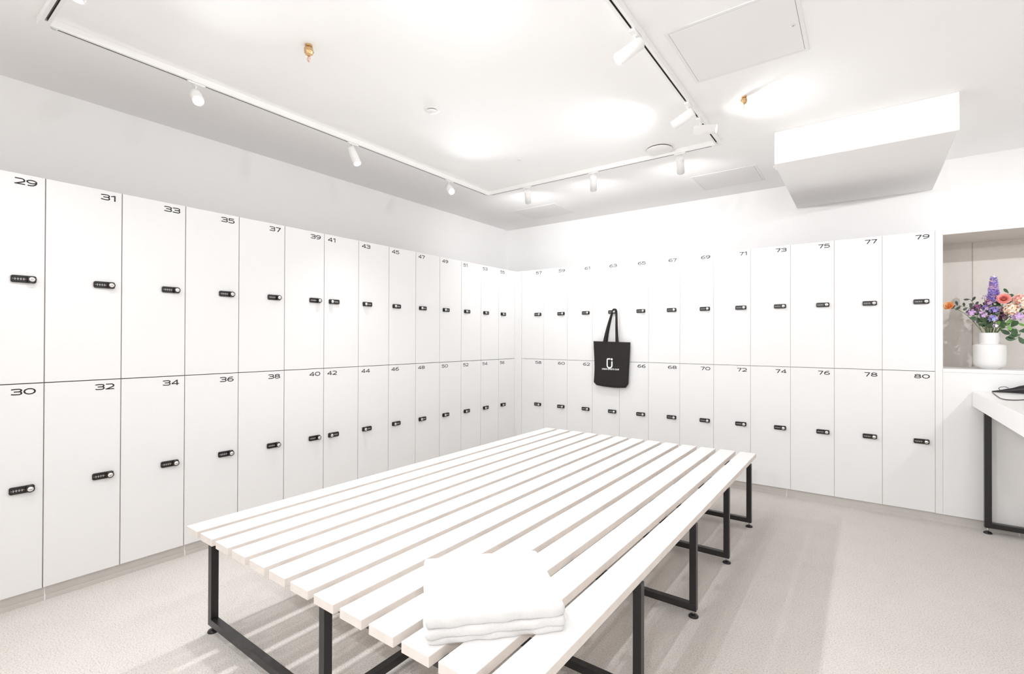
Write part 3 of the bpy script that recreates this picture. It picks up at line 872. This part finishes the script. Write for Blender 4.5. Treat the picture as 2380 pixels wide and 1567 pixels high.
rng = random.Random(11)
def fx(px): return 3.830 + (px - 2261) * 0.00216
def fz(py): return 1.331 + (774 - py) * 0.00297
def petal(bm, base, dirv, length, width, cup=0.25, mi=0, nrm=None):
    dirv = Vector(dirv).normalized()
    n = Vector(nrm) if nrm is not None else Vector((rng.uniform(-1, 1), rng.uniform(-1, 1), rng.uniform(-0.2, 1)))
    s = dirv.cross(n)
    s = s.normalized() if s.length > 1e-4 else dirv.orthogonal().normalized()
    n = s.cross(dirv).normalized()
    prof = [(0, 0.12), (0.2, 0.55), (0.45, 0.95), (0.7, 1.0), (0.9, 0.62), (1.0, 0.12)]
    rows = []
    for t, wv in prof:
        c = Vector(base) + dirv * length * t + n * cup * length * (t * t)
        row = []
        for k in (-1, 0, 1):
            row.append(bm.verts.new(c + s * (k * width / 2 * wv) + n * (abs(k) * cup * width * 0.35 * wv)))
        rows.append(row)
    for i in range(len(rows) - 1):
        for k in range(2):
            f = bm.faces.new((rows[i][k], rows[i][k + 1], rows[i + 1][k + 1], rows[i + 1][k])); f.smooth = True; f.material_index = mi
def stem_obj(parent, head, bend=(0, 0, 0)):
    """stem from inside the neck to the flower head (local coordinates of the thing at the head)"""
    h_ = Vector(head)
    a = rng.uniform(0, 6.28); r = rng.uniform(0.005, 0.030)
    foot = Vector((VX + r * math.cos(a), VY + r * math.sin(a), VZ + 0.175))
    d = (h_ - foot); rim = Vector((VX + max(-0.038, min(0.038, d.x * 0.35)), VY + max(-0.035, min(0.035, d.y * 0.35)), VZ + 0.252))
    mid = rim.lerp(h_, 0.5) + Vector(bend) + Vector((0, 0, 0.015))
    bm = bmesh.new()
    tube(bm, [q - h_ for q in bez([foot, rim, mid, h_], 6)], 0.0019, 6)
    return obj('stem', bm, M['stem'], parent)
def flower(name, label, cat, head, group='cut flowers in the white vase'):
    return thing(name, label, cat, head, 0, group)
def leaves(parent, pts, m, ln, wd, n=None, name='leaf'):
    bm = bmesh.new()
    for p, d in pts:
        petal(bm, p, d, ln * rng.uniform(0.8, 1.15), wd * rng.uniform(0.85, 1.1), 0.12)
    o = obj(name, bm, m, parent, recalc=False)
    return o
def sphere_dirs(n, zmin=-0.3):
    out = []
    for i in range(n):
        z = zmin + (1 - zmin) * (i + 0.5) / n; a = i * 2.39996
        r = math.sqrt(max(0, 1 - z * z)); out.append(Vector((r * math.cos(a), r * math.sin(a), z)))
    return out
# delphinium
hd = (fx(2309), VY, fz(688))
f = flower('delphinium', 'tall violet delphinium spike rising above the bouquet', 'flower', hd)
stem_obj(f, hd)
bm = bmesh.new(); tube(bm, [(0, 0, 0), (0.002, 0, 0.08), (0.0, 0, 0.135)], 0.0015, 6); 
obj('spike_stalk', bm, M['stem'], f)
bm = bmesh.new()
for i in range(84):
    t = i / 83; a = i * 2.4; r = lerp(0.023, 0.010, t); z = lerp(-0.045, 0.140, t)
    c = Vector((r * math.cos(a), r * math.sin(a), z))
    mi = 2 if t > 0.93 else (1 if rng.random() < 0.35 else 0)
    for k in range(5):
        b = a + (k - 2) * 0.9
        petal(bm, c, (math.cos(b) * 0.8, math.sin(b) * 0.8, rng.uniform(-0.2, 0.7)), lerp(0.020, 0.009, t), lerp(0.016, 0.008, t), 0.2, mi)
obj('florets', bm, [M['purple'], M['lilac'], M['whitep']], f, recalc=False)
# rose
hd = (fx(2326), VY - 0.075, fz(697) - 0.004)
f = flower('rose', 'round pink rose right of the violet spike', 'flower', hd)
stem_obj(f, hd)
bm = bmesh.new()
ax = Vector((-0.1, -0.95, 0.25)).normalized(); qx = ax.to_track_quat('Z', 'Y')
for ring, (n_, r_, tilt, L_) in enumerate([(4, 0.006, 0.05, 0.020), (5, 0.010, 0.2, 0.025), (6, 0.012, 0.38, 0.028), (7, 0.012, 0.6, 0.030), (8, 0.014, 1.0, 0.032), (9, 0.014, 1.35, 0.033)]):
    for k in range(n_):
        a = 2 * math.pi * (k + ring * 0.37) / n_
        rad = Vector((math.cos(a), math.sin(a), 0))
        d = rad * math.sin(tilt) + Vector((0, 0, 1)) * math.cos(tilt)
        nn = (-rad) * math.cos(tilt) + Vector((0, 0, 1)) * math.sin(tilt)
        petal(bm, qx @ (rad * r_ * 0.5), qx @ d, L_, 0.032, 0.22, 0, qx @ nn)
obj('petals', bm, M['pink'], f, recalc=False)
# poppy
hd = (fx(2202), VY - 0.05, fz(711))
f = flower('poppy', 'orange poppy leaning out to the left edge of the niche', 'flower', hd)
stem_obj(f, hd, (0, 0, 0.02))
bm = bmesh.new()
ax = Vector((-0.45, -0.80, 0.35)).normalized(); qx = ax.to_track_quat('Z', 'Y')
for ring, (n_, tilt, L_) in enumerate([(5, 0.55, 0.030), (6, 0.95, 0.036), (6, 1.3, 0.036)]):
    for k in range(n_):
        a = 2 * math.pi * (k + ring * 0.5) / n_; rad = Vector((math.cos(a), math.sin(a), 0))
        petal(bm, (0, 0, 0), qx @ (rad * math.sin(tilt) + Vector((0, 0, math.cos(tilt)))), L_, 0.030, 0.25, 0, qx @ (-rad * math.cos(tilt) + Vector((0, 0, math.sin(tilt)))))
obj('petals', bm, M['orange'], f, recalc=False)
# clustered hydrangeas
def cluster(name, label, head, R_, ms, n_=46, pl_=0.013):
    f = flower(name, label, 'flower', head); stem_obj(f, head)
    bm = bmesh.new()
    for d in sphere_dirs(n_, -0.8):
        c = d * R_ * rng.uniform(0.8, 1.05)
        mi = rng.choice(range(len(ms)))
        q = d.to_track_quat('Z', 'Y')
        for k in range(4):
            a = math.pi / 2 * k + rng.random()
            petal(bm, c, q @ Vector((math.cos(a), math.sin(a), 0.25)), pl_, pl_ * 0.85, 0.1, mi, d)
    lathe(bm, [(0, -R_ * 0.75), (R_ * 0.55, -R_ * 0.4), (R_ * 0.75, 0.1 * R_), (R_ * 0.4, R_ * 0.7), (0, R_ * 0.8)], 10, 0)
    obj('blossom_cluster', bm, [M[m] for m in ms], f, recalc=False)
cluster('hydrangea', 'peach blossom cluster below the pink rose at right', (fx(2345), VY - 0.045, fz(722)), 0.036, ['peach', 'peach', 'cream'])
cluster('hydrangea', 'peach and pink blossom cluster at the right photo edge', (fx(2366), VY - 0.02, fz(700)), 0.036, ['peach', 'cream', 'pink'])
cluster('hydrangea', 'cream blossom cluster cut by the right photo edge', (fx(2379), VY - 0.06, fz(712)), 0.034, ['cream', 'cream', 'whitep'])
# small lilac blossoms
def blossom(label, px, py, dy, ms, R_=0.018, n_=9, pl_=0.016):
    head = (fx(px), VY + dy, fz(py))
    f = flower('larkspur', label, 'flower', head); stem_obj(f, head)
    bm = bmesh.new()
    for d in sphere_dirs(n_, -0.6):
        c = d * R_ * 0.75; q = d.to_track_quat('Z', 'Y'); mi = rng.choice(range(len(ms)))
        for k in range(5):
            a = 2 * math.pi / 5 * k + rng.random() * 0.4
            petal(bm, c, q @ Vector((math.cos(a), math.sin(a), 0.35)), pl_, pl_ * 0.6, 0.15, mi, d)
    obj('petals', bm, [M[m] for m in ms], f, recalc=False)
blossom('lilac blossom below the violet spike', 2297, 704, -0.02, ['lilac', 'mauve'])
blossom('white-tipped blossom left of the violet spike', 2288, 691, 0.0, ['whitep', 'lilac'], 0.014, 7, 0.010)
blossom('pinkish lilac blossom low on the left of the bouquet', 2280, 733, -0.05, ['lilac', 'cream', 'lilac'], 0.022)
blossom('blue lilac blossom in the middle of the bouquet', 2303, 742, -0.06, ['blue', 'purple', 'lilac'], 0.020)
blossom('pale blossom just above the vase rim', 2310, 758, -0.05, ['lilac', 'whitep'], 0.012, 7, 0.012)
blossom('violet blossom under the pink rose', 2307, 722, -0.03, ['purple', 'blue'], 0.020)
blossom('long-petalled mauve blossom at the left of the bouquet', 2255, 726, -0.02, ['lilac', 'mauve'], 0.014, 6, 0.024)
blossom('dark plum blossom among the left leaves', 2270, 714, 0.0, ['mauve'], 0.016)
blossom('tiny mauve bud low at the left', 2265, 747, -0.02, ['mauve', 'lilac'], 0.009, 6, 0.009)
blossom('open pink-lilac blossom right below the peach cluster', 2357, 739, -0.075, ['lilac', 'lilac'], 0.014, 5, 0.026)
blossom('plum blossom right of the centre behind the rose stem', 2324, 722, 0.0, ['mauve', 'lilac'], 0.022)
# foliage sprigs
def sprig(label, pts, m, ln, wd, n_, spread=1.0):
    P = [Vector((fx(a), VY + c, fz(b))) for a, b, c in pts]
    f = thing('foliage_sprig', label, 'foliage', P[-1], 0, 'leafy sprigs in the white vase')
    base = Vector((VX, VY, VZ + 0.18)); rim = Vector((VX + max(-0.036, min(0.036, (P[0].x - VX) * 0.5)), VY + max(-0.03, min(0.03, (P[0].y - VY) * 0.5)), VZ + 0.252))
    path = bez([base, rim] + P, 6)
    bm = bmesh.new(); tube(bm, [q - P[-1] for q in path], 0.0016, 6)
    obj('twig', bm, M['stem'], f)
    bm = bmesh.new()
    k0 = 8
    for i in range(n_):
        k = k0 + int((len(path) - 1 - k0) * (i + 1) / n_); q = path[k] - P[-1]
        t = (path[min(k + 1, len(path) - 1)] - path[k - 1]).normalized()
        sd = t.cross(Vector((0, 1, 0))).normalized() * (1 if i % 2 else -1)
        petal(bm, q, t * 0.55 + sd * spread + Vector((0, rng.uniform(-0.5, 0.3), 0)), ln * rng.uniform(0.8, 1.15), wd * rng.uniform(0.8, 1.1), 0.1, 0, (rng.uniform(-0.3, 0.3), -1, rng.uniform(0, 0.6)))
    obj('leaves', bm, m, f, recalc=False)
sprig('dark leafy sprig reaching left towards the orange poppy', [(2282, 740, -0.02), (2262, 722, -0.02), (2238, 712, -0.03), (2216, 708, -0.04)], M['euca'], 0.034, 0.017, 12)
sprig('dusky leafy sprig standing up at the left', [(2284, 730, 0.02), (2270, 712, 0.02), (2255, 694, 0.02)], M['euca'], 0.034, 0.016, 10)
sprig('dark green sprig in the middle of the bouquet', [(2300, 745, -0.02), (2302, 720, -0.01), (2312, 700, 0.0)], M['leaf'], 0.036, 0.018, 12)
sprig('green leafy sprig drooping right over the vase shoulder', [(2325, 765, -0.05), (2346, 762, -0.07), (2362, 776, -0.08), (2352, 789, -0.08)], M['leaf'], 0.052, 0.034, 9)
sprig('bright green sprig right of the vase neck', [(2318, 760, -0.05), (2326, 752, -0.06), (2340, 757, -0.07), (2357, 752, -0.06)], M['leaf2'], 0.040, 0.022, 7)
sprig('dark sprig behind the pink rose', [(2322, 735, 0.02), (2332, 710, 0.03), (2345, 682, 0.03)], M['leaf'], 0.040, 0.022, 10)
sprig('dusky sprig reaching the right photo edge', [(2336, 745, 0.0), (2358, 728, 0.0), (2380, 730, -0.02)], M['leaf'], 0.042, 0.020, 8)
sprig('dark sprig low at the left of the vase neck', [(2290, 755, -0.03), (2276, 742, -0.04), (2266, 736, -0.04)], M['leaf'], 0.040, 0.018, 8)

blossom('deep violet blossom left of the spike base', 2291, 716, 0.0, ['purple', 'lilac'], 0.018)
blossom('small mauve blossom under the dusky sprig', 2272, 727, -0.01, ['mauve', 'lilac'], 0.014, 8, 0.013)
blossom('plum blossom tucked under the peach cluster', 2331, 738, 0.0, ['mauve'], 0.020)
sprig('dark sprig filling the bouquet behind the vase rim', [(2292, 752, 0.02), (2290, 730, 0.03), (2298, 712, 0.04)], M['leaf'], 0.042, 0.022, 12)
sprig('dusky sprig in the heart of the bouquet', [(2314, 748, 0.01), (2318, 728, 0.02), (2312, 708, 0.03)], M['euca'], 0.040, 0.024, 12)
sprig('dark sprig crossing below the lilac blossoms', [(2296, 758, -0.02), (2286, 745, -0.03), (2281, 748, -0.04)], M['leaf'], 0.036, 0.016, 8)
